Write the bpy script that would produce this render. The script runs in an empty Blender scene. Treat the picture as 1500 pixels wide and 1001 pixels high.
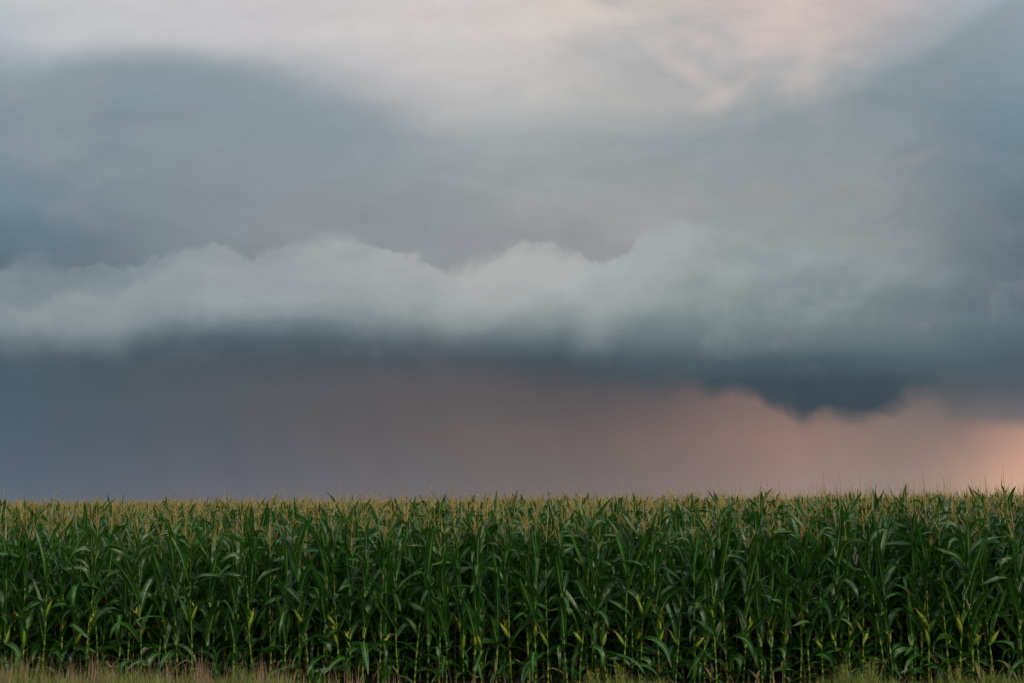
import bpy, math, random
import numpy as np
from mathutils import Vector

R = math.radians
C = bpy.context.scene.collection
SC = bpy.context.scene
rnd = random.Random(11)

# ------------------------------------------------------------------ camera
CAM_H = 2.8
FOC = 1500 * 50 / 36.0
TILT = math.atan((738 - 500.5) / FOC)
cam_d = bpy.data.cameras.new('camera')
cam_d.lens = 50
cam_d.sensor_width = 36
cam_d.clip_start = 0.1
cam_d.clip_end = 6000
cam = bpy.data.objects.new('camera', cam_d)
cam.location = (0, 0, CAM_H)
cam.rotation_euler = (math.pi / 2 + TILT, 0, 0)
C.objects.link(cam)
SC.camera = cam

SC.view_settings.view_transform = 'Standard'
SC.view_settings.look = 'None'
SC.view_settings.exposure = 0
SC.view_settings.gamma = 1
SC.view_settings.use_curve_mapping = False
SC.cycles.max_bounces = 8
SC.cycles.diffuse_bounces = 4
SC.cycles.glossy_bounces = 2
SC.cycles.transmission_bounces = 3
SC.cycles.transparent_max_bounces = 4
SC.cycles.use_denoising = True

# ------------------------------------------------------------------ sun (low, behind and right of the viewer, through thin cloud)
SUN_EL, SUN_AZ = 34.0, 148.0          # azimuth clockwise from +Y
sun_d = bpy.data.lights.new('sun', 'SUN')
sun_d.energy = 1.5
sun_d.angle = R(20)
sun_d.color = (1.0, 0.84, 0.64)
sun = bpy.data.objects.new('sun', sun_d)
sdir = Vector((math.sin(R(SUN_AZ)) * math.cos(R(SUN_EL)), math.cos(R(SUN_AZ)) * math.cos(R(SUN_EL)), math.sin(R(SUN_EL))))
sun.rotation_euler = sdir.to_track_quat('Z', 'Y').to_euler()
sun.location = (0, -20, 30)
C.objects.link(sun)

# ------------------------------------------------------------------ sky
world = bpy.data.worlds.new("World")
SC.world = world
world.use_nodes = True
wt = world.node_tree
for n in list(wt.nodes):
    wt.nodes.remove(n)


class NT:
    def __init__(self, tree):
        self.t = tree

    def new(self, typ, **kw):
        n = self.t.nodes.new(typ)
        for k, v in kw.items():
            setattr(n, k, v)
        return n

    def put(self, sock, v):
        if v is None:
            return
        if hasattr(v, 'is_output'):
            self.t.links.new(v, sock)
        else:
            sock.default_value = v

    def m(self, op, a, b=None, c=None, clamp=False):
        n = self.new('ShaderNodeMath', operation=op, use_clamp=clamp)
        for i, v in enumerate((a, b, c)):
            if v is not None:
                self.put(n.inputs[i], v)
        return n.outputs[0]

    def mr(self, v, a, b, lo=0.0, hi=1.0, smooth=True):
        n = self.new('ShaderNodeMapRange', interpolation_type='SMOOTHSTEP' if smooth else 'LINEAR')
        for i, x in enumerate((v, a, b, lo, hi)):
            self.put(n.inputs[i], x)
        return n.outputs[0]

    def mix(self, f, a, b, mode='MIX'):
        n = self.new('ShaderNodeMix', data_type='RGBA', blend_type=mode)
        self.put(n.inputs[0], f)
        self.put(n.inputs[6], a)
        self.put(n.inputs[7], b)
        return n.outputs[2]

    def comb(self, x, y, z):
        n = self.new('ShaderNodeCombineXYZ')
        for i, v in enumerate((x, y, z)):
            self.put(n.inputs[i], v)
        return n.outputs[0]

    def noise(self, vec, scale=1, detail=4, rough=0.5, dist=0.0):
        n = self.new('ShaderNodeTexNoise')
        self.put(n.inputs['Vector'], vec)
        n.inputs['Scale'].default_value = scale
        n.inputs['Detail'].default_value = detail
        n.inputs['Roughness'].default_value = rough
        n.inputs['Distortion'].default_value = dist
        return n

    def curve(self, x, pts):
        """piecewise profile y(x); pts in real units with 0..1 on both axes"""
        n = self.new('ShaderNodeFloatCurve')
        cv = n.mapping.curves[0]
        while len(cv.points) > 2:
            cv.points.remove(cv.points[1])
        cv.points[0].location = pts[0]
        cv.points[1].location = pts[-1]
        for p in pts[1:-1]:
            cv.points.new(*p)
        for p in cv.points:
            p.handle_type = 'AUTO'
        n.mapping.use_clip = False
        n.mapping.extend = 'HORIZONTAL'
        n.mapping.update()
        self.put(n.inputs['Value'], x)
        return n.outputs[0]


def lin(c):
    return tuple((x / 255 / 12.92) if x / 255 <= 0.04045 else ((x / 255 + 0.055) / 1.055) ** 2.4 for x in c)


# The cloud deck is described on the tangent plane to the north horizon: X = x/y, Z = z/y of a world direction.
XR, ZR = 0.40, 0.40


def dirz(v):                                   # height of a cloud feature seen v rows down the frame
    dy = 500.5 - v
    y = FOC * math.cos(TILT) - dy * math.sin(TILT)
    z = FOC * math.sin(TILT) + dy * math.cos(TILT)
    return y, z


def AB(u, v):
    y, z = dirz(v)
    return (((u - 750) / y) + XR) / (2 * XR), (z / y) / ZR


W = NT(wt)
tc = W.new('ShaderNodeTexCoord')
sep = W.new('ShaderNodeSeparateXYZ')
wt.links.new(tc.outputs['Generated'], sep.inputs[0])
dx, dyy, dz = sep.outputs
ysafe = W.m('MAXIMUM', dyy, 0.15)
X0 = W.m('DIVIDE', dx, ysafe)
Z0 = W.m('DIVIDE', dz, ysafe)
# gentle warp so that the gradients break into wisps
P0 = W.comb(W.m('MULTIPLY', X0, 1.0), W.m('MULTIPLY', Z0, 2.2), 0.0)
wn = W.noise(P0, 5.0, 5, 0.5)
wsep = W.new('ShaderNodeSeparateColor')
wt.links.new(wn.outputs['Color'], wsep.inputs[0])
wx = W.m('SUBTRACT', wsep.outputs[0], 0.5)
wz = W.m('SUBTRACT', wsep.outputs[1], 0.5)
Xw = W.m('ADD', X0, W.m('MULTIPLY', wx, 0.055))
Zw = W.m('ADD', Z0, W.m('MULTIPLY', wz, 0.022))
A = W.m('DIVIDE', W.m('ADD', Xw, XR), 2 * XR)
B = W.m('DIVIDE', Zw, ZR)
COLS = (0, 100, 250, 400, 550, 700, 850, 1000, 1150, 1300, 1400, 1500)


def grid(rows, a, b):
    out = None
    prev = None
    for v, cols in rows:
        r = W.new('ShaderNodeValToRGB')
        r.color_ramp.interpolation = 'LINEAR'
        el = r.color_ramp.elements
        while len(el) > 1:
            el.remove(el[0])
        first = True
        for u, c in zip(COLS, cols):
            p = AB(u, v)[0]
            if first:
                el[0].position = p
                e = el[0]
                first = False
            else:
                e = el.new(p)
            e.color = (*lin(c), 1)
        r.color_ramp.interpolation = 'B_SPLINE'
        W.put(r.inputs[0], a)
        bb = AB(750, v)[1]
        if out is None:
            out = r.outputs[0]
        else:
            f = W.mr(b, prev, bb, 0, 1, smooth=False)
            out = W.mix(f, out, r.outputs[0])
        prev = bb
    return out


UPPER = [
 (0,   [(192,198,202),(199,200,203),(200,199,201),(203,200,202),(206,202,202),(210,204,202),(218,205,197),(200,190,186),(201,185,183),(188,180,182),(168,174,180),(165,178,190)]),
 (50,  [(176,184,194),(195,196,200),(196,197,200),(202,199,201),(204,201,201),(208,203,200),(210,200,195),(194,189,187),(198,184,181),(176,174,177),(152,164,170),(150,166,176)]),
 (100, [(145,160,170),(152,164,171),(140,155,163),(160,168,174),(194,193,196),(202,198,197),(188,187,186),(196,190,188),(170,172,174),(146,158,164),(134,150,160),(134,152,162)]),
 (150, [(130,148,158),(128,146,154),(132,148,156),(140,152,160),(158,165,170),(188,188,188),(184,184,183),(184,180,178),(152,160,164),(134,148,154),(124,142,152),(122,144,156)]),
 (200, [(124,142,154),(128,144,154),(136,148,156),(140,150,156),(146,155,161),(160,167,169),(160,166,168),(156,162,164),(140,150,155),(134,146,152),(120,136,146),(112,134,146)]),
 (250, [(118,138,150),(124,140,150),(132,144,152),(142,148,155),(146,154,158),(155,161,163),(154,160,162),(150,156,158),(146,152,156),(136,146,150),(122,136,146),(104,126,138)]),
 (300, [(112,134,148),(120,136,146),(130,142,150),(138,146,152),(144,150,155),(150,156,158),(148,154,156),(150,156,158),(150,154,158),(142,148,152),(126,138,144),(98,118,130)]),
 (350, [(92,115,130),(104,124,136),(124,136,144),(138,144,150),(142,148,154),(147,150,154),(149,152,155),(153,158,160),(150,158,158),(140,148,151),(122,134,140),(98,114,126)]),
 (400, [(88,108,122),(96,115,126),(120,132,140),(132,140,146),(142,147,152),(146,150,153),(147,151,153),(150,156,158),(142,152,154),(130,142,146),(116,130,136),(96,112,124)]),
]
ROLL = [
 (350, [(120,134,142),(128,141,149),(146,154,160),(156,162,165),(160,165,166),(170,173,172),(168,172,172),(160,167,167),(150,158,160),(138,148,151),(122,134,140),(98,114,126)]),
 (400, [(116,132,140),(126,140,146),(146,154,160),(156,162,165),(160,165,167),(170,173,172),(164,169,169),(158,165,165),(140,152,154),(130,142,146),(116,130,136),(96,112,124)]),
 (440, [(126,140,146),(136,148,153),(148,156,160),(146,156,160),(152,159,161),(163,167,167),(152,160,160),(144,154,154),(126,140,142),(120,134,138),(110,124,131),(96,113,123)]),
 (470, [(122,136,144),(130,142,148),(124,138,145),(108,125,134),(130,142,146),(144,152,153),(122,135,139),(122,137,139),(122,136,138),(113,129,132),(106,122,129),(95,112,121)]),
 (500, [(104,120,130),(108,123,132),(92,108,118),(78,95,105),(96,111,118),(110,123,127),(88,105,113),(104,120,125),(104,120,124),(104,121,126),(96,112,120),(86,102,112)]),
 (530, [(78,96,110),(78,95,107),(74,89,99),(72,86,95),(72,84,92),(72,86,94),(66,81,90),(82,98,105),(70,88,97),(82,100,108),(84,101,110),(76,92,102)]),
 (560, [(76,94,110),(76,92,106),(76,90,100),(76,88,96),(76,86,94),(74,86,94),(70,84,92),(68,83,91),(60,75,84),(64,79,88),(74,90,99),(78,90,99)]),
 (600, [(76,94,110),(76,92,106),(76,90,100),(76,88,96),(76,86,94),(74,86,94),(66,80,88),(64,77,86),(61,75,84),(61,75,84),(66,82,92),(78,88,96)]),
]
LOWER = [
 (510, [(75,94,105),(75,92,101),(77,89,99),(78,86,94),(80,85,93),(80,84,92),(72,80,89),(71,79,90),(81,84,93),(83,88,96),(82,90,99),(77,91,105)]),
 (545, [(74,93,106),(76,91,100),(80,88,96),(83,87,94),(87,88,94),(86,85,90),(76,79,87),(79,81,90),(109,98,99),(103,100,101),(96,97,101),(83,93,105)]),
 (575, [(75,94,108),(78,93,102),(83,91,99),(87,90,97),(93,91,95),(93,89,91),(89,86,89),(102,93,95),(127,108,105),(115,106,105),(106,103,105),(93,99,109)]),
 (610, [(78,97,111),(81,95,106),(86,93,103),(90,93,99),(96,93,96),(98,93,94),(99,92,94),(116,101,100),(139,116,109),(125,112,108),(116,107,107),(115,109,113)]),
 (640, [(81,99,113),(85,97,109),(89,96,106),(93,95,102),(99,95,98),(105,96,96),(109,98,97),(125,107,104),(150,121,113),(135,118,112),(132,115,110),(193,151,135)]),
 (690, [(88,101,116),(90,101,113),(95,100,110),(98,100,109),(103,101,105),(108,102,103),(113,104,103),(129,113,110),(154,128,121),(141,126,119),(152,129,119),(215,169,145)]),
 (735, [(95,106,119),(97,105,116),(102,105,115),(105,105,114),(109,107,111),(115,108,110),(120,111,111),(135,121,118),(157,136,129),(147,133,126),(162,139,126),(219,181,156)]),
]
upper = grid(UPPER, A, B)
A1 = W.m('DIVIDE', W.m('ADD', W.m('ADD', X0, W.m('MULTIPLY', wx, 0.03)), XR), 2 * XR)
B1 = W.m('DIVIDE', W.m('ADD', Z0, W.m('MULTIPLY', wz, 0.012)), ZR)
lower = grid(LOWER, A1, B1)

# soft pink openings and grey puffs in the high cloud
hn = W.noise(W.comb(X0, W.m('MULTIPLY', Z0, 1.5), 3.7), 7.0, 6, 0.55, 0.3)
hmask = W.m('MULTIPLY', W.mr(X0, -0.02, 0.08), W.m('MULTIPLY', W.mr(X0, 0.34, 0.18), W.mr(Z0, 0.24, 0.31)))
hv = W.m('MULTIPLY', W.m('SUBTRACT', hn.outputs[0], 0.5), W.m('ADD', W.m('MULTIPLY', hmask, 1.0), 0.22))
upper = W.mix(W.m('MULTIPLY', hv, 2.6, clamp=True), upper, (*lin((226, 206, 198)), 1))
upper = W.mix(W.m('MULTIPLY', hv, -2.6, clamp=True), upper, (*lin((150, 158, 163)), 1))


def blob(layer, u, v, ru, rv, col, strength, ang=0.0, vec=None):
    """a puff or opening of its own colour in the deck, ru x rv rows wide"""
    y, z = dirz(v)
    cx, cz = (u - 750) / y, z / y
    xx = W.m('SUBTRACT', Xw, cx)
    zz = W.m('SUBTRACT', Zw, cz)
    ca, sa = math.cos(ang), math.sin(ang)
    p = W.m('MULTIPLY', W.m('ADD', W.m('MULTIPLY', xx, ca), W.m('MULTIPLY', zz, sa)), FOC / ru)
    q = W.m('MULTIPLY', W.m('SUBTRACT', W.m('MULTIPLY', zz, ca), W.m('MULTIPLY', xx, sa)), FOC / rv)
    d = W.m('SQRT', W.m('ADD', W.m('MULTIPLY', p, p), W.m('MULTIPLY', q, q)))
    return W.mix(W.m('MULTIPLY', W.mr(d, 1.0, 0.0), strength), layer, (*lin(col), 1))


upper = blob(upper, 850, 18, 90, 34, (222, 209, 200), 0.7, -0.35)
upper = blob(upper, 1000, 105, 120, 28, (202, 192, 189), 0.6, -0.6)
upper = blob(upper, 1050, 145, 70, 22, (200, 190, 186), 0.7, 0.4)
upper = blob(upper, 1130, 58, 190, 28, (200, 186, 183), 0.7, 0.05)
upper = blob(upper, 900, 85, 85, 34, (181, 182, 183), 0.7, 0.0)
upper = blob(upper, 1050, 60, 55, 30, (178, 178, 180), 0.6, -0.6)
upper = blob(upper, 1120, 95, 110, 26, (172, 174, 176), 0.6, 0.15)
upper = blob(upper, 1340, 228, 60, 16, (150, 152, 156), 0.6, 0.3)
upper = blob(upper, 690, 275, 130, 16, (160, 167, 168), 0.5, -0.15)
upper = blob(upper, 1100, 150, 200, 26, (146, 155, 159), 0.3, 0.2)

# the dark arch at upper left with its clear rim
rimx = [(0, 84), (60, 76), (130, 66), (210, 58), (300, 62), (380, 77), (450, 99), (530, 124), (600, 150), (700, 172)]
fn = W.noise(W.comb(X0, Z0, 9.1), 28.0, 5, 0.55)
fnv = W.m('SUBTRACT', fn.outputs[0], 0.5)
rim = W.curve(W.m('DIVIDE', W.m('ADD', X0, XR), 2 * XR), [AB(u, v) for u, v in rimx])
rd = W.m('SUBTRACT', rim, W.m('ADD', B, W.m('MULTIPLY', fnv, 0.012)))
rf = W.m('MULTIPLY', W.mr(rd, -0.005, 0.06), W.m('MULTIPLY', W.mr(rd, 0.3, 0.06), W.mr(X0, 0.0, -0.14)))
upper = W.mix(W.m('MULTIPLY', rf, 0.55), upper, (*lin((133, 149, 158)), 1))
# sloping edge at upper right
rim2 = W.curve(W.m('DIVIDE', W.m('ADD', X0, XR), 2 * XR), [AB(u, v) for u, v in [(800, 190), (940, 168), (1040, 158), (1120, 136), (1200, 122), (1280, 98), (1360, 60), (1420, 10), (1500, -30)]])
rd2 = W.m('SUBTRACT', rim2, W.m('ADD', B, W.m('MULTIPLY', fnv, 0.02)))
rf2 = W.m('MULTIPLY', W.mr(rd2, -0.005, 0.05), W.m('MULTIPLY', W.mr(rd2, 0.22, 0.05), W.mr(X0, 0.06, 0.2)))
upper = W.mix(W.m('MULTIPLY', rf2, 0.6), upper, (*lin((130, 146, 153)), 1))

# roll cloud: billowing upper edge, three rows of lobes one before another
An = W.m('DIVIDE', W.m('ADD', X0, XR), 2 * XR)
rn0 = W.noise(W.comb(X0, Z0, 12.0), 14.0, 3, 0.5)
bn = W.noise(W.comb(X0, Z0, 1.3), 22.0, 7, 0.6, 0.4)
bnv = W.m('SUBTRACT', bn.outputs[0], 0.5)
bn2 = W.noise(W.comb(X0, W.m('MULTIPLY', Z0, 1.0), 5.5), 60.0, 5, 0.55, 0.3)
bnv2 = W.m('SUBTRACT', bn2.outputs[0], 0.5)
bn3 = W.noise(W.comb(X0, Z0, 2.9), 150.0, 4, 0.6, 0.2)
edge_n = W.m('ADD', W.m('ADD', W.m('MULTIPLY', bnv, 0.05), W.m('MULTIPLY', bnv2, 0.04)), W.m('MULTIPLY', W.m('SUBTRACT', bn3.outputs[0], 0.5), 0.02))
roll = grid(ROLL, A1, B1)
# internal shading of the billows
def relief(P, off, scale, detail, rough, dist, gain):
    """tops of puffs catch the light, undersides fall away: the density difference along the light"""
    a = W.noise(P, scale, detail, rough, dist).outputs[0]
    sh = W.new('ShaderNodeVectorMath', operation='ADD')
    wt.links.new(P, sh.inputs[0])
    sh.inputs[1].default_value = off
    b = W.noise(sh.outputs[0], scale, detail, rough, dist).outputs[0]
    return W.m('MULTIPLY', W.m('SUBTRACT', a, b), gain)


Pr = W.comb(X0, W.m('MULTIPLY', Z0, 1.25), 2.2)
rsv = W.m('ADD', relief(Pr, (-0.010, 0.022, 0.0), 12.0, 5, 0.5, 0.4, 0.8), relief(Pr, (-0.004, 0.010, 0.0), 36.0, 4, 0.55, 0.3, 0.25))
rsv = W.m('MULTIPLY', rsv, W.mr(B1, AB(750, 590)[1], AB(750, 450)[1], 0.0, 1.0))
roll = W.mix(W.m('MULTIPLY', rsv, 1.2, clamp=True), roll, (*lin((184, 190, 190)), 1))
roll = W.mix(W.m('MULTIPLY', rsv, -1.5, clamp=True), roll, (*lin((88, 106, 116)), 1))


def lobes(base, over, pts, soft, strength, sl=None, xr=None, depth=None):
    prof = W.curve(An, [AB(u, v) for u, v in pts])
    d = W.m('SUBTRACT', prof, W.m('ADD', W.m('DIVIDE', Z0, ZR), edge_n))
    f = W.mr(d, W.m('MULTIPLY', soft, -0.5) if hasattr(soft, 'is_output') else -soft / 2, W.m('MULTIPLY', soft, 0.5) if hasattr(soft, 'is_output') else soft / 2)
    if depth:
        f = W.m('MULTIPLY', f, W.mr(d, depth, 0.0))
    if xr:
        f = W.m('MULTIPLY', f, W.m('MULTIPLY', W.mr(X0, (xr[0] - 750) / 2083, (xr[1] - 750) / 2083), W.mr(X0, (xr[3] - 750) / 2083, (xr[2] - 750) / 2083)))
    return W.mix(W.m('MULTIPLY', f, strength), base, over)


soft_e = W.m('ADD', W.m('ADD', 0.012, W.m('MULTIPLY', W.mr(rn0.outputs[0], 0.45, 0.65), 0.05)), W.mr(X0, 0.11, 0.30, 0, 0.28))
T1 = [(0, 402), (40, 392), (70, 386), (90, 398), (130, 384), (170, 388), (200, 388), (230, 374), (270, 362), (330, 362), (355, 378), (375, 376),
      (400, 366), (440, 354), (480, 347), (510, 349), (535, 362), (600, 374), (665, 398), (690, 386), (720, 378), (745, 366), (785, 354), (805, 362), (840, 370),
      (880, 382), (915, 378), (935, 356), (970, 338), (1020, 336), (1100, 342), (1200, 348), (1350, 352), (1500, 356)]
body = lobes(upper, roll, T1, soft_e, 1.0)
light = (*lin((165, 171, 172)), 1)
mid = (*lin((150, 159, 163)), 1)
body = lobes(body, (*lin((122, 137, 145)), 1), [(-60, 420), (0, 404), (60, 392), (100, 404), (150, 400), (200, 390), (240, 380)], 0.05, 0.6, xr=(-120, -60, 190, 300), depth=0.16)
body = lobes(body, mid, [(0, 440), (60, 446), (90, 430), (130, 428), (175, 436), (200, 412), (240, 392), (270, 376), (320, 366), (400, 380), (500, 372)], 0.035, 0.75, xr=(-60, 60, 330, 460), depth=0.16)
body = lobes(body, (*lin((180, 184, 183)), 1), [(500, 372), (660, 402), (690, 392), (730, 384), (790, 362), (840, 374), (880, 392), (1000, 420)], 0.035, 0.55, xr=(600, 700, 800, 900), depth=0.14)
body = lobes(body, light, [(800, 470), (850, 440), (880, 428), (905, 402), (930, 372), (960, 350), (1010, 344), (1100, 372), (1200, 420)], 0.045, 0.6, xr=(820, 880, 960, 1120), depth=0.15)
body = lobes(body, (*lin((122, 137, 143)), 1), [(820, 480), (850, 450), (880, 430), (900, 440), (930, 470)], 0.1, 0.0, xr=(800, 850, 880, 930))

# underside: ragged cloud base over the rain
BT = [(0, 516), (150, 518), (300, 520), (450, 524), (600, 526), (700, 530), (800, 534), (900, 556), (960, 568), (1000, 566), (1030, 580), (1052, 586), (1066, 574),
      (1100, 574), (1128, 584), (1160, 592), (1185, 602), (1215, 606), (1255, 614), (1290, 606), (1315, 594), (1340, 580), (1400, 572), (1500, 566)]
under = W.curve(An, [AB(u, v) for u, v in BT])
un = W.noise(W.comb(X0, W.m('MULTIPLY', Z0, 1.1), 4.4), 20.0, 4, 0.45, 0.3)
unv = W.m('MULTIPLY', W.m('SUBTRACT', un.outputs[0], 0.5), 0.13)
ud = W.m('SUBTRACT', W.m('ADD', W.m('DIVIDE', Z0, ZR), unv), under)
wsoft = W.m('SUBTRACT', 0.12, W.m('MULTIPLY', W.mr(X0, 0.06, 0.16), W.mr(X0, 0.34, 0.26, 0, 0.072)))
uf = W.mr(ud, W.m('MULTIPLY', wsoft, -0.55), W.m('MULTIPLY', wsoft, 0.55))
sky_c = W.mix(uf, lower, body)

# faint vertical rain streaks below the base
rn = W.noise(W.comb(W.m('ADD', X0, W.m('MULTIPLY', Z0, 0.35)), W.m('MULTIPLY', Z0, 0.12), 8.8), 17.0, 3, 0.5)
rv = W.m('MULTIPLY', W.m('SUBTRACT', rn.outputs[0], 0.5), W.m('SUBTRACT', 1.0, uf))
sky_c = W.mix(1.0, sky_c, W.comb(W.m('ADD', 1.0, W.m('MULTIPLY', rv, 0.30)), W.m('ADD', 1.0, W.m('MULTIPLY', rv, 0.22)), W.m('ADD', 1.0, W.m('MULTIPLY', rv, 0.18))), 'MULTIPLY')
# soft mottling of the whole deck
mn = W.noise(W.comb(X0, W.m('MULTIPLY', Z0, 2.5), 6.1), 11.0, 6, 0.55, 0.2)
Pu = W.comb(X0, W.m('MULTIPLY', Z0, 2.0), 7.7)
um = W.m('MULTIPLY', relief(Pu, (-0.012, 0.024, 0.0), 9.0, 7, 0.58, 0.4, 0.20), uf)
um2 = W.m('MULTIPLY', relief(W.comb(X0, W.m('MULTIPLY', Z0, 1.5), 3.3), (0.0, 0.014, 0.0), 38.0, 5, 0.6, 0.2, 0.07), uf)
mv = W.m('ADD', W.m('ADD', um, um2), W.m('ADD', 0.930, W.m('MULTIPLY', mn.outputs[0], 0.10)))
sky_c = W.mix(1.0, sky_c, W.comb(mv, mv, mv), 'MULTIPLY')

# broken brighter overcast with clear sky behind it, over and behind the viewer
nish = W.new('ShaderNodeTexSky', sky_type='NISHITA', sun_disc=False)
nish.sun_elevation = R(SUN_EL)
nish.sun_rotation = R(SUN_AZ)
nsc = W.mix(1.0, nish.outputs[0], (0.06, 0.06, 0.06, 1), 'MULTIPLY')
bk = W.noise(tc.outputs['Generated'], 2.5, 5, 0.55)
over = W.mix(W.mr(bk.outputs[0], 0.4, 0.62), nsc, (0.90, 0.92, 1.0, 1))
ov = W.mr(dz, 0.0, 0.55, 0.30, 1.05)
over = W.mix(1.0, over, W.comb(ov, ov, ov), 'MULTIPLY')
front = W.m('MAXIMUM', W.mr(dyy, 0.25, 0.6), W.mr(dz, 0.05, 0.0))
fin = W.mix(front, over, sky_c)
bg = W.new('ShaderNodeBackground')
W.put(bg.inputs[0], fin)
bg.inputs[1].default_value = 1.0
wo = W.new('ShaderNodeOutputWorld')
wt.links.new(bg.outputs[0], wo.inputs[0])
world.cycles.sampling_method = 'MANUAL'
world.cycles.sample_map_resolution = 512
#==SKY_END==

# ------------------------------------------------------------------ materials
def material(name):
    m = bpy.data.materials.new(name)
    m.use_nodes = True
    t = m.node_tree
    for n in list(t.nodes):
        t.nodes.remove(n)
    return m, NT(t)


def finish(N, col, rough=0.5, trans=0.0, tcol=None, spec=0.5, bump=None):
    p = N.new('ShaderNodeBsdfPrincipled')
    N.put(p.inputs['Base Color'], col)
    N.put(p.inputs['Roughness'], rough)
    N.put(p.inputs['Specular IOR Level'], spec)
    if bump is not None:
        b = N.new('ShaderNodeBump')
        b.inputs['Strength'].default_value = bump[1]
        b.inputs['Distance'].default_value = bump[2]
        N.put(b.inputs['Height'], bump[0])
        N.put(p.inputs['Normal'], b.outputs[0])
    out = N.new('ShaderNodeOutputMaterial')
    if trans:
        tr = N.new('ShaderNodeBsdfTranslucent')
        N.put(tr.inputs[0], tcol if tcol is not None else col)
        mx = N.new('ShaderNodeMixShader')
        mx.inputs[0].default_value = trans
        N.t.links.new(p.outputs[0], mx.inputs[1])
        N.t.links.new(tr.outputs[0], mx.inputs[2])
        N.t.links.new(mx.outputs[0], out.inputs[0])
    else:
        N.t.links.new(p.outputs[0], out.inputs[0])


def attr(N, name='lc'):
    a = N.new('ShaderNodeAttribute', attribute_name=name)
    s = N.new('ShaderNodeSeparateXYZ')
    N.t.links.new(a.outputs['Vector'], s.inputs[0])
    return s.outputs      # across, along, random of the blade


def obj_rand(N):
    return N.new('ShaderNodeObjectInfo').outputs['Random']


def wpos(N):
    return N.new('ShaderNodeNewGeometry').outputs['Position']


# corn leaf: deep green, pale midrib, fine parallel veins, a few dried tips
leaf_m, N = material('corn_leaf')
ac, al, ar = attr(N)
c = N.mix(ar, (0.002, 0.030, 0.001, 1), (0.018, 0.115, 0.006, 1))
nz = N.noise(wpos(N), 9.0, 4, 0.6)
c = N.mix(N.mr(nz.outputs[0], 0.35, 0.7), c, (0.028, 0.135, 0.007, 1))
vein = N.m('SINE', N.m('MULTIPLY', ac, 75.0))
c = N.mix(N.m('MULTIPLY', N.mr(vein, 0.2, 1.0), 0.15), c, (0.06, 0.17, 0.03, 1))
midr = N.m('ABSOLUTE', N.m('SUBTRACT', ac, 0.5))
c = N.mix(N.m('MULTIPLY', N.mr(midr, 0.09, 0.03), N.mr(al, 1.0, 0.55, 0, 0.9)), c, (0.30, 0.38, 0.20, 1))
dry = N.m('MULTIPLY', N.mr(al, 0.8, 1.0), N.mr(ar, 0.80, 0.95))
c = N.mix(dry, c, (0.30, 0.20, 0.08, 1))
spots = N.noise(wpos(N), 60.0, 2, 0.5)
c = N.mix(N.m('MULTIPLY', N.mr(spots.outputs[0], 0.70, 0.76), N.mr(ar, 0.4, 0.8, 0, 0.5)), c, (0.22, 0.20, 0.06, 1))
finish(N, c, N.mr(nz.outputs[0], 0.3, 0.7, 0.22, 0.40), 0.2, N.mix(0.5, c, (0.09, 0.30, 0.008, 1)), 0.65, (vein, 0.25, 0.002))

# withered leaf
dead_m, N = material('withered_leaf')
ac, al, ar = attr(N)
c = N.mix(N.mr(al, 0.1, 0.9), (0.13, 0.15, 0.04, 1), (0.27, 0.17, 0.085, 1))
finish(N, c, 0.7, 0.15)

# stalk: yellow-green cane with darker sheath joints
stalk_m, N = material('corn_stalk')
ac, al, ar = attr(N)
node = N.m('FRACT', al)
nz = N.noise(wpos(N), 14.0, 3, 0.5)
c = N.mix(nz.outputs[0], (0.14, 0.22, 0.012, 1), (0.30, 0.37, 0.03, 1))
c = N.mix(N.m('MULTIPLY', N.mr(node, 0.3, 0.6), N.mr(nz.outputs[0], 0.32, 0.52)), c, (0.03, 0.09, 0.012, 1))
c = N.mix(N.mr(node, 0.07, 0.02), c, (0.32, 0.36, 0.07, 1))
finish(N, c, 0.5)

# tassel
tass_m, N = material('tassel')
ac, al, ar = attr(N)
nz = N.noise(wpos(N), 25.0, 3, 0.6)
c = N.mix(ar, (0.60, 0.45, 0.12, 1), (0.82, 0.66, 0.26, 1))
c = N.mix(N.mr(nz.outputs[0], 0.45, 0.65), c, (0.20, 0.22, 0.06, 1))
finish(N, c, 0.8, 0.35)

# husk
husk_m, N = material('husk')
ac, al, ar = attr(N)
st = N.m('SINE', N.m('MULTIPLY', ac, 60.0))
c = N.mix(al, (0.20, 0.30, 0.020, 1), (0.36, 0.44, 0.04, 1))
c = N.mix(N.m('MULTIPLY', N.mr(st, 0.0, 1.0), 0.35), c, (0.12, 0.22, 0.03, 1))
c = N.mix(N.m('MULTIPLY', N.mr(al, 0.85, 1.0), N.mr(ar, 0.3, 0.8)), c, (0.33, 0.22, 0.07, 1))
finish(N, c, 0.5, 0.1)

silk_m, N = material('silk')
ac, al, ar = attr(N)
finish(N, N.mix(ar, (0.12, 0.035, 0.015, 1), (0.26, 0.10, 0.035, 1)), 0.8)

# grasses
grass_m, N = material('grass')
ac, al, ar = attr(N)
c = N.mix(ar, (0.10, 0.23, 0.025, 1), (0.40, 0.41, 0.08, 1))
c = N.mix(N.mr(al, 0.2, 1.0, 0, 0.5), c, (0.27, 0.30, 0.10, 1))
finish(N, c, 0.6, 0.3)
straw_m, N = material('dry_grass')
ac, al, ar = attr(N)
c = N.mix(ar, (0.20, 0.12, 0.075, 1), (0.46, 0.33, 0.20, 1))
finish(N, c, 0.8, 0.2)

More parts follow.
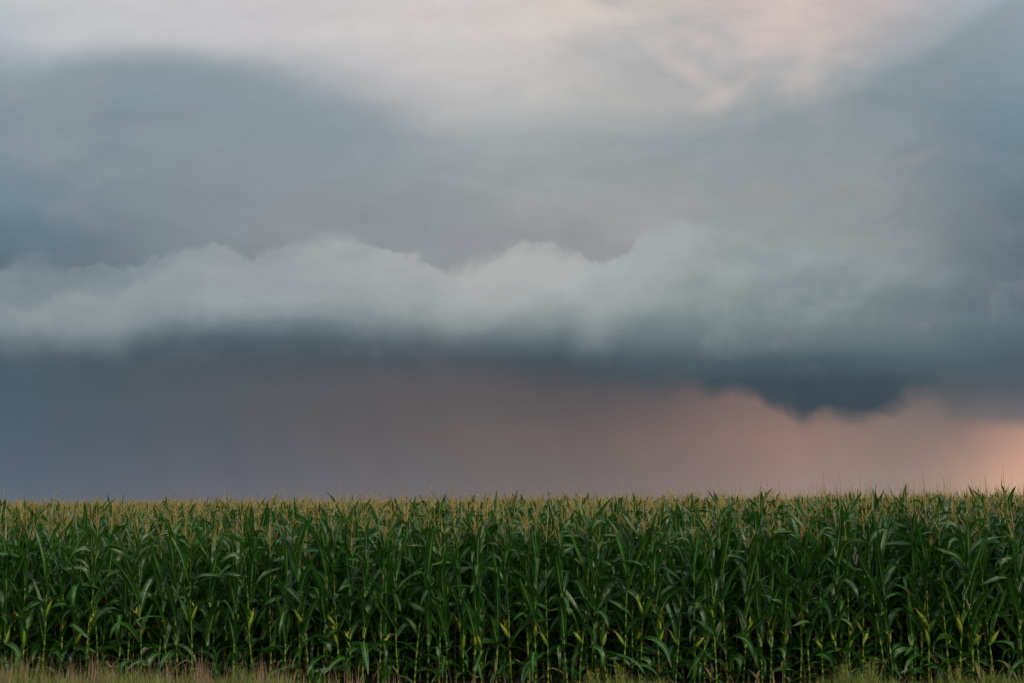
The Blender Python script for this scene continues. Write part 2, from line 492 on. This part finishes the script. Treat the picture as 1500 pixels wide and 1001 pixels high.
# soil and verge
soil_m, N = material('soil')
g = wpos(N)
n1 = N.noise(g, 1.3, 8, 0.65)
n2 = N.noise(g, 24.0, 5, 0.7)
c = N.mix(n1.outputs[0], (0.02, 0.016, 0.011, 1), (0.05, 0.04, 0.024, 1))
c = N.mix(N.mr(n2.outputs[0], 0.5, 0.7), c, (0.09, 0.08, 0.04, 1))
finish(N, c, 0.95, bump=(n2.outputs[0], 0.6, 0.05))


# ------------------------------------------------------------------ geometry store
class Geo:
    """quads with one vector (across, along, random) per vertex"""

    def __init__(self):
        self.v, self.f, self.a, self.m, self.n = [], [], [], [], 0

    def strip(self, rows, arows, mat=0, close=False):
        """rows: (k, w, 3) array, quads between neighbouring rows"""
        rows = np.asarray(rows, float)
        k, w, _ = rows.shape
        idx = np.arange(k * w).reshape(k, w) + self.n
        if close:
            idx = np.concatenate([idx, idx[:, :1]], axis=1)
        q = np.stack([idx[:-1, :-1], idx[:-1, 1:], idx[1:, 1:], idx[1:, :-1]], axis=-1).reshape(-1, 4)
        self.v.append(rows.reshape(-1, 3))
        self.a.append(np.asarray(arows, float).reshape(-1, 3))
        self.f.append(q)
        self.m.append(np.full(len(q), mat, np.int32))
        self.n += k * w

    def arrays(self):
        if not self.v:
            return np.zeros((0, 3)), np.zeros((0, 4), int), np.zeros((0, 3)), np.zeros(0, np.int32)
        return np.concatenate(self.v), np.concatenate(self.f), np.concatenate(self.a), np.concatenate(self.m)

    def add(self, arr, M=None, mat=None):
        v, f, a, m = arr
        if M is not None:
            v = v @ M[:3, :3].T + M[:3, 3]
        self.v.append(v)
        self.f.append(f + self.n)
        self.a.append(a)
        self.m.append(m if mat is None else np.full(len(f), mat, np.int32))
        self.n += len(v)


def mesh_from(name, arr, mats, smooth=True):
    v, f, a, m = arr
    me = bpy.data.meshes.new(name)
    me.vertices.add(len(v))
    me.vertices.foreach_set('co', np.ascontiguousarray(v, np.float32).ravel())
    me.loops.add(len(f) * 4)
    me.loops.foreach_set('vertex_index', np.ascontiguousarray(f, np.int32).ravel())
    me.polygons.add(len(f))
    me.polygons.foreach_set('loop_start', np.arange(0, len(f) * 4, 4, dtype=np.int32))
    me.polygons.foreach_set('loop_total', np.full(len(f), 4, np.int32))
    for x in mats:
        me.materials.append(x)
    if len(mats) > 1:
        me.polygons.foreach_set('material_index', m)
    if smooth:
        me.polygons.foreach_set('use_smooth', np.ones(len(f), bool))
    at = me.attributes.new('lc', 'FLOAT_VECTOR', 'POINT')
    at.data.foreach_set('vector', np.ascontiguousarray(a, np.float32).ravel())
    me.update(calc_edges=True)
    return me


def unit(v):
    return v / max(1e-9, np.linalg.norm(v))


def leaf(G, r, base, az, L, Wd, p0, p1, pw=1.3, curl=0.0, seg=9, across=5, fold=0.25, ripple=0.02, twist=0.0, mat=0, kink=None):
    """strap leaf: leaves the stalk at p0 from vertical and ends at p1, arching"""
    t = np.linspace(0, 1, seg + 1)
    phi = p0 + (p1 - p0) * t ** pw
    if kink:
        phi = phi + kink[1] / (1 + np.exp(-(t - kink[0]) * 22))
    azs = az + curl * t ** 2
    d = np.stack([np.sin(phi) * np.cos(azs), np.sin(phi) * np.sin(azs), np.cos(phi)], 1)
    pos = np.zeros((seg + 1, 3))
    pos[0] = base
    for i in range(seg):
        pos[i + 1] = pos[i] + (d[i] + d[i + 1]) * 0.5 * L / seg
    w = np.minimum(1, (t + 0.05) / 0.22) ** 0.55 * np.clip(1 - t ** 2.6, 0.0, 1) ** 0.8
    w = w * Wd
    w[-1] = 0.002
    s = np.linspace(-1, 1, across)
    rnd1 = r.random()
    ph1, ph2 = r.random() * 6.28, r.random() * 6.28
    fr = 7 + 6 * r.random()
    rows, ar = [], []
    for i in range(seg + 1):
        side = np.array([-math.sin(azs[i]), math.cos(azs[i]), 0])
        nrm = np.cross(side, d[i])
        nrm = -unit(nrm) if nrm[2] < 0 else unit(nrm)
        if phi[i] > math.pi / 2 + 0.01 and nrm[2] > 0:
            pass
        tw = twist * t[i]
        sd = side * math.cos(tw) + nrm * math.sin(tw)
        nn = nrm * math.cos(tw) - side * math.sin(tw)
        row = []
        for j, q in enumerate(s):
            off = sd * (q * w[i] * 0.5)
            up = abs(q) * w[i] * fold
            rp = ripple * abs(q) ** 1.5 * math.sin(fr * t[i] + (ph1 if q < 0 else ph2)) * min(1, t[i] * 4) * (1 - t[i] * 0.6)
            row.append(pos[i] + off + nn * (up + rp))
            ar.append((j / (across - 1), t[i], rnd1))
        rows.append(row)
    G.strip(rows, ar, mat)
    return pos[-1]


def tube(G, pts, rad, sides=6, along=None, rn=0.5, mat=0):
    pts = np.asarray(pts, float)
    k = len(pts)
    th = np.arange(sides) / sides * 2 * math.pi
    rows, ar = [], []
    for i in range(k):
        d = unit(pts[min(i + 1, k - 1)] - pts[max(i - 1, 0)])
        ref = np.array([1.0, 0, 0]) if abs(d[0]) < 0.8 else np.array([0, 1.0, 0])
        a = unit(np.cross(d, ref))
        b = np.cross(d, a)
        rows.append([pts[i] + rad[i] * (math.cos(x) * a + math.sin(x) * b) for x in th])
        y = along[i] if along is not None else i / (k - 1)
        ar += [(x / 6.283, y, rn) for x in th]
    G.strip(rows, ar, mat, close=True)


def corn_parts(seed, detail=2, cut=0.0, tas=True):
    """one corn plant. Returns dict of Geo: stalk, foliage, withered, tassel, and list of ears"""
    r = random.Random(seed)
    P = {'stalk': Geo(), 'foliage': Geo(), 'withered': Geo(), 'tassel': Geo(), 'ears': []}
    top = r.uniform(2.02, 2.26)
    zs = [0.0, 0.05]
    step = 0.10
    while zs[-1] < top:
        zs.append(zs[-1] + step * r.uniform(0.93, 1.07))
        step = min(0.155, step * 1.07)
    zs[-1] = top
    bx, by = r.uniform(-0.05, 0.05), r.uniform(-0.05, 0.05)
    ph = r.random() * 6.28

    def axis(z):
        k = (z / top) ** 1.7
        return np.array([bx * k + 0.006 * math.sin(z * 5 + ph), by * k + 0.006 * math.cos(z * 4 + ph), z])
    # cane
    pts, rad, al = [], [], []
    ins = (0.0, 0.06, 0.5, 0.94) if detail == 2 else (0.0,)
    for i in range(len(zs) - 1):
        for q in ins:
            z = zs[i] + (zs[i + 1] - zs[i]) * q
            if z < cut:
                continue
            f = z / top
            rr = 0.0155 * (1 - f) + 0.0055 * f
            rr *= 1.18 if q == 0.0 else (1.0 if q < 0.7 else 1.08)
            pts.append(axis(z))
            rad.append(rr)
            al.append(i + q * 0.98)
    pts.append(axis(top))
    rad.append(0.005)
    al.append(len(zs) - 1.02)
    tube(P['stalk'], pts, rad, 6 if detail == 2 else 3, al, r.random())
    plane = r.random() * math.pi
    k = 0
    ear_zs = []
    for i, z in enumerate(zs):
        if i < 2:
            continue
        k += 1
        f = z / top
        az = plane + (k % 2) * math.pi + r.uniform(-0.4, 0.4)
        if z < cut - 0.35:
            continue
        base = axis(z)
        Ls = 0.40 + 0.56 * math.sin(math.pi * min(1, (f + 0.16) / 1.36)) ** 0.9
        L = Ls * r.uniform(0.82, 1.12)
        if f > 0.93:
            L *= 0.62
        elif f > 0.8:
            L *= 0.84
        if detail < 2 and f > 0.8:
            L *= 0.82
        if f < 0.36:
            L *= 1.0
        Wd = (0.050 + 0.066 * math.sin(math.pi * min(1, f * 0.78 + 0.12))) * r.uniform(0.85, 1.12)
        if f > 0.62:
            p0 = r.uniform(0.12, 0.48)
            if r.random() < 0.74:
                p1, pw = p0 + r.uniform(0.0, 0.5), r.uniform(1.0, 2.0)
                L *= 1.1
            else:
                p1, pw = r.uniform(1.5, 2.7), r.uniform(2.2, 4.0)
        elif f > 0.28:
            p0 = r.uniform(0.32, 0.72)
            if r.random() < 0.52:
                p1, pw = p0 + r.uniform(0.1, 0.7), r.uniform(1.0, 2.0)
            else:
                p1, pw = r.uniform(1.6, 2.8), r.uniform(1.2, 3.2)
        else:
            p0 = r.uniform(0.6, 0.95)
            p1, pw = r.uniform(2.2, 3.0), r.uniform(0.5, 1.3)
            if f < 0.2 and r.random() < 0.4:
                leaf(P['withered'], r, base, az, L * 0.7, Wd * 0.5, 0.9, 3.0, 0.5, r.uniform(-.5, .5), 6, 3, 0.4, 0.02, r.uniform(-2, 2))
                continue
        kink = (r.uniform(0.4, 0.65), r.uniform(0.7, 1.5)) if r.random() < 0.32 and f > 0.12 else None
        if detail == 2:
            leaf(P['foliage'], r, base, az, L, Wd, p0, p1, pw, r.uniform(-0.9, 0.9), 10, 5, r.uniform(0.1, 0.35), r.uniform(0.010, 0.032), r.gauss(0, 1.1), 0, kink)
        elif detail == 1:
            leaf(P['foliage'], r, base, az, L, Wd, p0, p1, pw, r.uniform(-0.6, 0.6), 5, 3, 0.25, 0.015, r.uniform(-1, 1), 0, kink)
        else:
            leaf(P['foliage'], r, base, az, L, Wd * 1.15, p0, p1, pw, 0, 3, 2, 0.0, 0.0, r.uniform(-1, 1))
        if 0.25 < f < 0.5:
            ear_zs.append((z, az))
    # tassel
    if tas:
        tp = axis(top)
        th = r.uniform(0.32, 0.54)
        stem = 0.13 if detail else 0.12
        rv_ = r.random()
        lean = np.array([r.uniform(-.1, .1), r.uniform(-.1, .1), 1.0])
        sides = 4 if detail == 2 else 3
        cr = 0.0038 if detail else 0.006
        if detail:
            tube(P['tassel'], [tp, tp + lean * stem, tp + lean * (stem + th * 0.5), tp + lean * (stem + th)], [0.004, 0.0042, cr, 0.002], sides, None, rv_)
        else:
            tube(P['tassel'], [tp, tp + lean * (stem + th)], [0.008, 0.004], 3, None, rv_)
        nb = r.randint(5, 10) if detail == 2 else (r.randint(6, 9) if detail == 1 else 5)
        for b in range(nb):
            a = r.random() * 6.283
            z0 = stem * 0.55 + r.random() * th * 0.28
            ln = r.uniform(0.15, 0.26)
            an = r.uniform(0.2, 0.9)
            dro = r.uniform(-0.1, 0.5)
            if detail == 2:
                pts = []
                p = tp + lean * z0
                for s in range(5):
                    pts.append(p.copy())
                    aa = an + dro * s / 4
                    p = p + np.array([math.sin(aa) * math.cos(a), math.sin(aa) * math.sin(a), math.cos(aa)]) * ln / 4
                tube(P['tassel'], pts, [0.0018, 0.0030, 0.0034, 0.003, 0.0014], 3, None, min(1, max(0, rv_ + r.uniform(-.3, .3))))
            else:
                p = tp + lean * z0
                d1 = np.array([math.sin(an) * math.cos(a), math.sin(an) * math.sin(a), math.cos(an)])
                aa = an + dro
                d2 = np.array([math.sin(aa) * math.cos(a), math.sin(aa) * math.sin(a), math.cos(aa)])
                if detail == 1:
                    tube(P['tassel'], [p, p + d1 * ln * .5, p + (d1 + d2) * ln * .5], [0.003, 0.0055, 0.002], 3, None, rv_)
                else:
                    tube(P['tassel'], [p, p + d1 * ln], [0.007, 0.003], 3, None, rv_)
    # ears
    if detail and cut < 0.5:
        ne = r.choice((0, 1, 1, 1, 2))
        r.shuffle(ear_zs)
        for z, az in ear_zs[:ne]:
            E, S = Geo(), Geo()
            p = axis(z)
            tilt = r.uniform(0.2, 0.62)
            a = az + r.uniform(-.5, .5)
            ln = r.uniform(0.22, 0.31)
            rr = r.uniform(0.027, 0.035)
            pts, rad = [], []
            for s in np.linspace(0, 1, 9):
                aa = tilt + 0.12 * s
                d = np.array([math.sin(aa) * math.cos(a), math.sin(aa) * math.sin(a), math.cos(aa)])
                pts.append(p + d * ln * s + np.array([math.cos(a), math.sin(a), 0]) * 0.008)
                rad.append(rr * (0.35 + 0.65 * min(1, s / 0.25)) * max(0.16, (1 - max(0, (s - 0.45) / 0.6) ** 1.6)))
            tube(E, pts, rad, 8 if detail == 2 else 5, None, r.random())
            tip = pts[-1]
            for q in range(3 if detail == 2 else 1):      # loose husk tips
                leaf(E, r, pts[4] + d * 0.02, a + q * 2.1 + r.uniform(-.4, .4), ln * r.uniform(0.55, 0.8), 0.034, tilt + 0.1, tilt + r.uniform(0.2, 1.1), 2.2, 0, 4, 3, 0.4, 0.003)
            for q in range(9 if detail == 2 else 3):
                dd = unit(d + np.array([r.uniform(-.5, .5), r.uniform(-.5, .5), r.uniform(-.5, .2)]))
                d3 = unit(dd + np.array([0, 0, -1.1]))
                tube(S, [tip - d * 0.012, tip + dd * 0.025, tip + dd * 0.03 + d3 * 0.03], [0.004, 0.005, 0.002], 3, None, r.random())
            P['ears'].append((E, S))
    return P


# ------------------------------------------------------------------ ground
def structure(o, label=None):
    o['kind'] = 'structure'
    if label:
        o['label'] = label
    C.objects.link(o)


gs = Geo()
xs = np.array([-3000, -400, -60, -20, 0, 20, 60, 400, 3000.0])
ys = np.array([-400, -30, 10, 20, 30, 80, 400, 3500.0])
gs.strip([[(x, y, 0.0) for x in xs] for y in ys], [(0, 0, 0)] * (len(xs) * len(ys)))
ground = bpy.data.objects.new('ground', mesh_from('ground', gs.arrays(), [soil_m], False))
structure(ground)


# ------------------------------------------------------------------ the field
FRONT, ROWGAP, PLANTGAP = 22.3, 0.76, 0.215


def row_y(x, k):
    return FRONT - 0.031 * x + k * ROWGAP


def hrow(k):
    # the outer rows of a field stay shorter
    return (0.99, 1.03, 1.05, 1.065)[min(k, 3)]


def hscale(x, y):
    # the crop grows a little taller towards the east end of the field
    return 1.0 + 0.006 * max(-12, min(12, x * 22 / max(22, y))) + 0.018 * math.sin(x * 0.9) * math.cos(y * 0.7)


NV = 22
variants = [corn_parts(100 + i, 2) for i in range(NV)]
EARS = [len(v['ears']) for v in variants]

# spots of every row close enough for the single plants of it to be told apart
near = []
rr = random.Random(5)
for k in range(0, 9):
    half = 0.36 * row_y(0, k) + 3.0
    x = -half + rr.random() * 0.2
    while x < half:
        x += PLANTGAP * rr.uniform(0.5, 1.4)
        if rr.random() < 0.03:
            x += PLANTGAP * 0.8
        y = row_y(x, k) + rr.gauss(0, 0.03)
        near.append((k, x, y, rr.randrange(NV), rr.random() * 6.283, hscale(x, y) * hrow(k) * min(1.09, max(0.82, rr.gauss(1.0, 0.045))), rr.gauss(0, 0.055), rr.gauss(0, 0.05)))


def in_view(s):
    return abs(s[1]) < 0.3605 * s[2] + 0.15


vis = [s for s in near if in_view(s)]
vis.sort(key=lambda s: (s[0], s[1]))
single = vis[:296]
rest = [s for s in near if s not in set(single)]

WORDS = ['first', 'second', 'third', 'fourth', 'fifth', 'sixth', 'seventh', 'eighth', 'ninth', 'tenth', 'eleventh', 'twelfth', 'thirteenth',
         'fourteenth', 'fifteenth', 'sixteenth', 'seventeenth', 'eighteenth', 'nineteenth']
TENS = {2: 'twent', 3: 'thirt', 4: 'fort', 5: 'fift', 6: 'sixt', 7: 'sevent', 8: 'eight', 9: 'ninet'}


def ordinal(n):
    if n < 20:
        return WORDS[n - 1]
    t, u = divmod(n, 10)
    return TENS[t] + 'ieth' if u == 0 else TENS[t] + 'y-' + WORDS[u - 1]


proto = {}


def proto_meshes(i):
    if i not in proto:
        P = variants[i]
        d = {'stalk': mesh_from('stalk', P['stalk'].arrays(), [stalk_m]),
             'foliage': mesh_from('foliage', P['foliage'].arrays(), [leaf_m]),
             'tassel': mesh_from('tassel', P['tassel'].arrays(), [tass_m])}
        if P['withered'].n:
            d['withered_leaf'] = mesh_from('withered_leaf', P['withered'].arrays(), [dead_m])
        d['ears'] = [(mesh_from('ear', E.arrays(), [husk_m]), mesh_from('silk', S.arrays(), [silk_m])) for E, S in P['ears']]
        proto[i] = d
    return proto[i]


def child(name, me, parent):
    o = bpy.data.objects.new(name, me)
    o.parent = parent
    C.objects.link(o)
    return o


ROWNAME = ['front', 'second', 'third', 'fourth', 'fifth', 'sixth']
count = {}
for s in single:
    k, x, y, vi, rz, sc, lx, ly = s
    count[k] = count.get(k, 0) + 1
    root = bpy.data.objects.new('corn_plant', None)
    root.empty_display_size = 0.2
    root.location = (x, y, 0)
    root.rotation_euler = (lx, ly, rz)
    root.scale = (sc, sc, sc)
    ne = EARS[vi]
    ears = {0: 'no ear', 1: 'one ear', 2: 'two ears'}[ne]
    root['category'] = 'corn plant'
    if k == 0:
        root['label'] = f'corn plant bearing {ears}, {ordinal(count[k])} stalk from the left in the front row'
        root['group'] = 'corn plants of the front row'
    else:
        root['label'] = f'tasselled corn plant with {ears}, {ordinal(count[k])} from the left in the {ROWNAME[k]} row'
        root['group'] = f'corn plants of the {ROWNAME[k]} row'
    C.objects.link(root)
    d = proto_meshes(vi)
    for nm in ('stalk', 'foliage', 'withered_leaf', 'tassel'):
        if nm in d:
            child(nm, d[nm], root)
    for em, sm in d['ears']:
        e = child('ear', em, root)
        child('silk', sm, e)


def xf(x, y, rz, sc, lx=0.0, ly=0.0, z=0.0):
    from mathutils import Euler
    M = np.eye(4)
    M[:3, :3] = np.array(Euler((lx, ly, rz)).to_matrix()) * sc
    M[:3, 3] = (x, y, z)
    return M


def merged(P, drop=()):
    G = Geo()
    for nm, mi in (('stalk', 0), ('foliage', 1), ('withered', 2), ('tassel', 3)):
        if P[nm].n:
            G.add(P[nm].arrays(), None, mi)
    for E, S in P['ears']:
        G.add(E.arrays(), None, 4)
        G.add(S.arrays(), None, 5)
    return G.arrays()


full = [merged(v) for v in variants]
midv = [merged(corn_parts(300 + i, 1, 0.0)) for i in range(14)]
upv = [merged(corn_parts(400 + i, 1, 1.15)) for i in range(14)]
farv = [merged(corn_parts(500 + i, 0, 1.5)) for i in range(12)]
F = Geo()


def put_many(proto_arr, Ms, tint):
    """many copies of one prototype at once"""
    v, f, a, m = proto_arr
    n = len(Ms)
    if n == 0:
        return
    Ms = np.asarray(Ms)
    vv = np.einsum('nij,vj->nvi', Ms[:, :3, :3], v) + Ms[:, None, :3, 3]
    ff = f[None] + (np.arange(n) * len(v))[:, None, None] + F.n
    aa = np.repeat(a[None], n, 0)
    aa[:, :, 2] = np.clip(aa[:, :, 2] + (np.asarray(tint)[:, None] - 0.5) * 0.5, 0, 1)
    F.v.append(vv.reshape(-1, 3))
    F.f.append(ff.reshape(-1, 4))
    F.a.append(aa.reshape(-1, 3))
    F.m.append(np.tile(m, n))
    F.n += n * len(v)


buckets = {}


def bucket(kind, i, M, t):
    buckets.setdefault((kind, i), ([], []))
    buckets[(kind, i)][0].append(M)
    buckets[(kind, i)][1].append(t)


for k, x, y, vi, rz, sc, lx, ly in rest:
    if k < 7:
        bucket('full', vi, xf(x, y, rz, sc, lx, ly), rr.random())
    else:
        bucket('mid', rr.randrange(14), xf(x, y, rz, sc, lx, ly), rr.random())
y = FRONT + 9 * ROWGAP
while y < 430:
    if y < 34:
        kind, gap, stepy = 'mid', PLANTGAP, ROWGAP
    elif y < 62:
        kind, gap, stepy = 'up', PLANTGAP * 1.05, ROWGAP
    else:
        kind, gap, stepy = 'far', PLANTGAP * 1.2 * (y / 62) ** 0.55, ROWGAP * (y / 50) ** 1.25
    nk = {'mid': 14, 'up': 14, 'far': 12}[kind]
    half = 0.368 * y + 3
    x = -half
    while x < half:
        x += gap * rr.uniform(0.7, 1.3)
        yy = y - 0.031 * x + rr.gauss(0, 0.04) + (rr.uniform(-.5, .5) * stepy if kind == 'far' else 0)
        bucket(kind, rr.randrange(nk), xf(x, yy, rr.random() * 6.283, hscale(x, yy) * 1.09 * min(1.12, max(0.86, rr.gauss(0.99, 0.042))), rr.gauss(0, .03), rr.gauss(0, .03)), rr.random())
    y += stepy
src = {'full': full, 'mid': midv, 'up': upv, 'far': farv}
for (kind, i), (Ms, ts) in buckets.items():
    put_many(src[kind][i], Ms, ts)
me = mesh_from('corn_field', F.arrays(), [stalk_m, leaf_m, dead_m, tass_m, husk_m, silk_m])
field = bpy.data.objects.new('corn_field', me)
field['kind'] = 'stuff'
field['category'] = 'corn field'
field['label'] = 'rows of tasselled corn behind the first ones, filling the field to the horizon'
C.objects.link(field)
print('FIELD quads', len(me.polygons), 'single', len(single), count)


# ------------------------------------------------------------------ verge
def blade(G, r, x, y, h, w, bend, rn, seg=3, mat=0, az=None):
    az = r.random() * 6.283 if az is None else az
    lean = r.uniform(0.0, 0.25)
    t = np.linspace(0, 1, seg + 1)
    rad = (lean * t + bend * t ** 2.2) * h
    z = h * t * (1 - 0.25 * bend * t)
    s = np.array([-math.sin(az), math.cos(az), 0]) * w * 0.5
    rows, ar = [], []
    for i in range(seg + 1):
        p = np.array([x + math.cos(az) * rad[i], y + math.sin(az) * rad[i], z[i]])
        q = s * (1 - t[i] ** 1.5 * 0.92)
        rows.append([p - q, p + q])
        ar += [(0, t[i], rn), (1, t[i], rn)]
    G.strip(rows, ar, mat)


def xu(u, d=21.6):
    return (u - 750) / FOC * d


def interp(u, pts):
    return float(np.interp(u, [p[0] for p in pts], [p[1] for p in pts]))


GREEN_H = [(-200, .36), (0, .38), (60, .34), (120, .27), (200, .28), (300, .28), (400, .26), (480, .16), (540, .06), (700, .05), (830, .07), (870, .22), (960, .2), (1010, .08),
           (1150, .08), (1200, .24), (1290, .26), (1320, .12), (1360, .18), (1420, .24), (1500, .26), (1700, .24)]
GREEN_D = [(-200, 1), (0, 1), (150, .75), (450, .75), (520, .15), (560, .04), (820, .06), (850, .5), (960, .5), (1000, .15), (1180, .2), (1210, .9), (1290, .9), (1330, .4), (1400, .7), (1500, .9), (1700, .8)]
DRY_H = [(-200, .40), (0, .38), (60, .44), (150, .36), (300, .40), (430, .36), (520, .32), (700, .25), (1100, .2), (1500, .2)]
DRY_D = [(-200, 1), (0, .8), (30, 1), (300, 1), (420, .7), (510, .3), (600, .10), (700, .05), (900, .04), (1180, .03), (1300, .1), (1500, .12)]
r2 = random.Random(77)
Gg, Gd = Geo(), Geo()
for i in range(78000):
    y = r2.uniform(18.6, 22.55)
    x = r2.uniform(-11.6, 11.6)
    u = 750 + x / 21.6 * FOC
    if y > row_y(x, 0) + 0.05:
        continue
    clump = 0.5 + 0.5 * math.sin(x * 3.1 + 2 * math.sin(y * 2.3 + x)) * math.sin(x * 7.7 + y * 5)
    g = interp(u, GREEN_D) * (0.35 + 0.65 * clump)
    if y < 20.6:
        g = max(g, 0.6)
    if r2.random() < g:
        h = interp(u, GREEN_H) * (1.35 if y < 21.7 else 1.0) * (0.45 + 0.75 * clump)
        blade(Gg, r2, x, y, h * r2.uniform(0.45, 1.2) + 0.02, r2.uniform(0.006, 0.012), r2.uniform(0.1, 0.7), min(1, max(0, r2.gauss(0.45, 0.25))))
for i in range(21000):
    y = r2.uniform(20.4, 22.5)
    x = r2.uniform(-11.6, 11.6)
    u = 750 + x / 21.6 * FOC
    if y > row_y(x, 0) + 0.02:
        continue
    clump = 0.5 + 0.5 * math.sin(x * 4.3 + 1.7 * math.sin(x * 1.9)) * math.sin(x * 11.1 + y * 2)
    if r2.random() < interp(u, DRY_D) * (0.06 + 0.7 * clump ** 3):
        h = interp(u, DRY_H) * 1.1 * r2.choice((0.5, 0.7, 0.85, 1.0, 1.15, 1.45))
        blade(Gd, r2, x, y, h, r2.uniform(0.008, 0.014), r2.uniform(0.0, 0.25), r2.random(), 2)


def stuff(name, G, m, label, cat):
    o = bpy.data.objects.new(name, mesh_from(name, G.arrays(), [m], False))
    o['kind'] = 'stuff'
    o['label'] = label
    o['category'] = cat
    C.objects.link(o)


stuff('grass', Gg, grass_m, 'short green grass growing along the edge of the corn', 'grass')
stuff('dry_grass', Gd, straw_m, 'dry tan grass stems standing before the corn', 'dry grass')


# a few separate tufts of taller weeds at the foot of the corn
def weed(x, y, h, n, label, feather=True, mat=None, seed=0, wide=0.011):
    r = random.Random(seed)
    G = Geo()
    for i in range(n):
        az = r.random() * 6.283
        blade(G, r, r.gauss(0, 0.05), r.gauss(0, 0.05), h * r.uniform(0.6, 1.1), r.uniform(0.7, 1.2) * wide, r.uniform(0.15, 0.75), min(1, max(0, r.gauss(0.55, .25))), 4, 0, az)
    if feather:
        for i in range(max(4, n // 5)):
            az = r.random() * 6.283
            l = r.uniform(0.1, 0.5)
            hh = h * r.uniform(0.8, 1.25)
            p0 = np.array([r.gauss(0, 0.04), r.gauss(0, 0.04), 0])
            p1 = p0 + np.array([math.cos(az) * l * hh * .4, math.sin(az) * l * hh * .4, hh])
            tube(G, [p0, (p0 + p1) / 2, p1], [0.003, 0.003, 0.002], 3, None, 0.8)
            for q in range(9):
                pp = p0 + (p1 - p0) * r.uniform(0.55, 1.0)
                a2 = r.random() * 6.283
                d = np.array([math.cos(a2) * .7, math.sin(a2) * .7, 0.7]) * r.uniform(0.03, 0.07)
                tube(G, [pp, pp + d], [0.003, 0.0012], 3, None, 0.95)
    o = bpy.data.objects.new('weed', mesh_from('weed', G.arrays(), [mat or grass_m], False))
    o.location = (x, y, 0)
    o['label'] = label
    o['category'] = 'weed'
    o['group'] = 'weed tufts at the foot of the corn'
    C.objects.link(o)


weed(xu(865), 21.75, 0.30, 34, 'feathery green weed tuft just right of the middle of the corn edge', True, None, 1)
weed(xu(905), 21.85, 0.38, 40, 'taller of the two weed tufts right of the middle', True, None, 2)
weed(xu(1225), 21.6, 0.36, 60, 'yellow-green feathery weed tuft under the right half of the corn', True, None, 3)
weed(xu(1262), 21.55, 0.42, 70, 'largest feathery yellow-green weed tuft, seeding heads spread over the dark corn foot', True, None, 4)
weed(xu(1385), 21.6, 0.34, 50, 'dry-topped weed tuft between the feathery tufts and the right edge', True, None, 5)
weed(xu(1432), 21.5, 0.44, 50, 'bright green broad-bladed grass tuft near the right edge', False, None, 6, 0.02)
weed(xu(1462), 21.55, 0.38, 46, 'bright green grass tuft closest to the right edge', False, None, 7, 0.018)
weed(xu(168), 21.5, 0.34, 46, 'leafy green weed tuft among the dry stems at the left', True, None, 8)
weed(xu(30), 21.6, 0.38, 60, 'lush green weed tuft at the left edge of the verge', False, None, 9, 0.016)
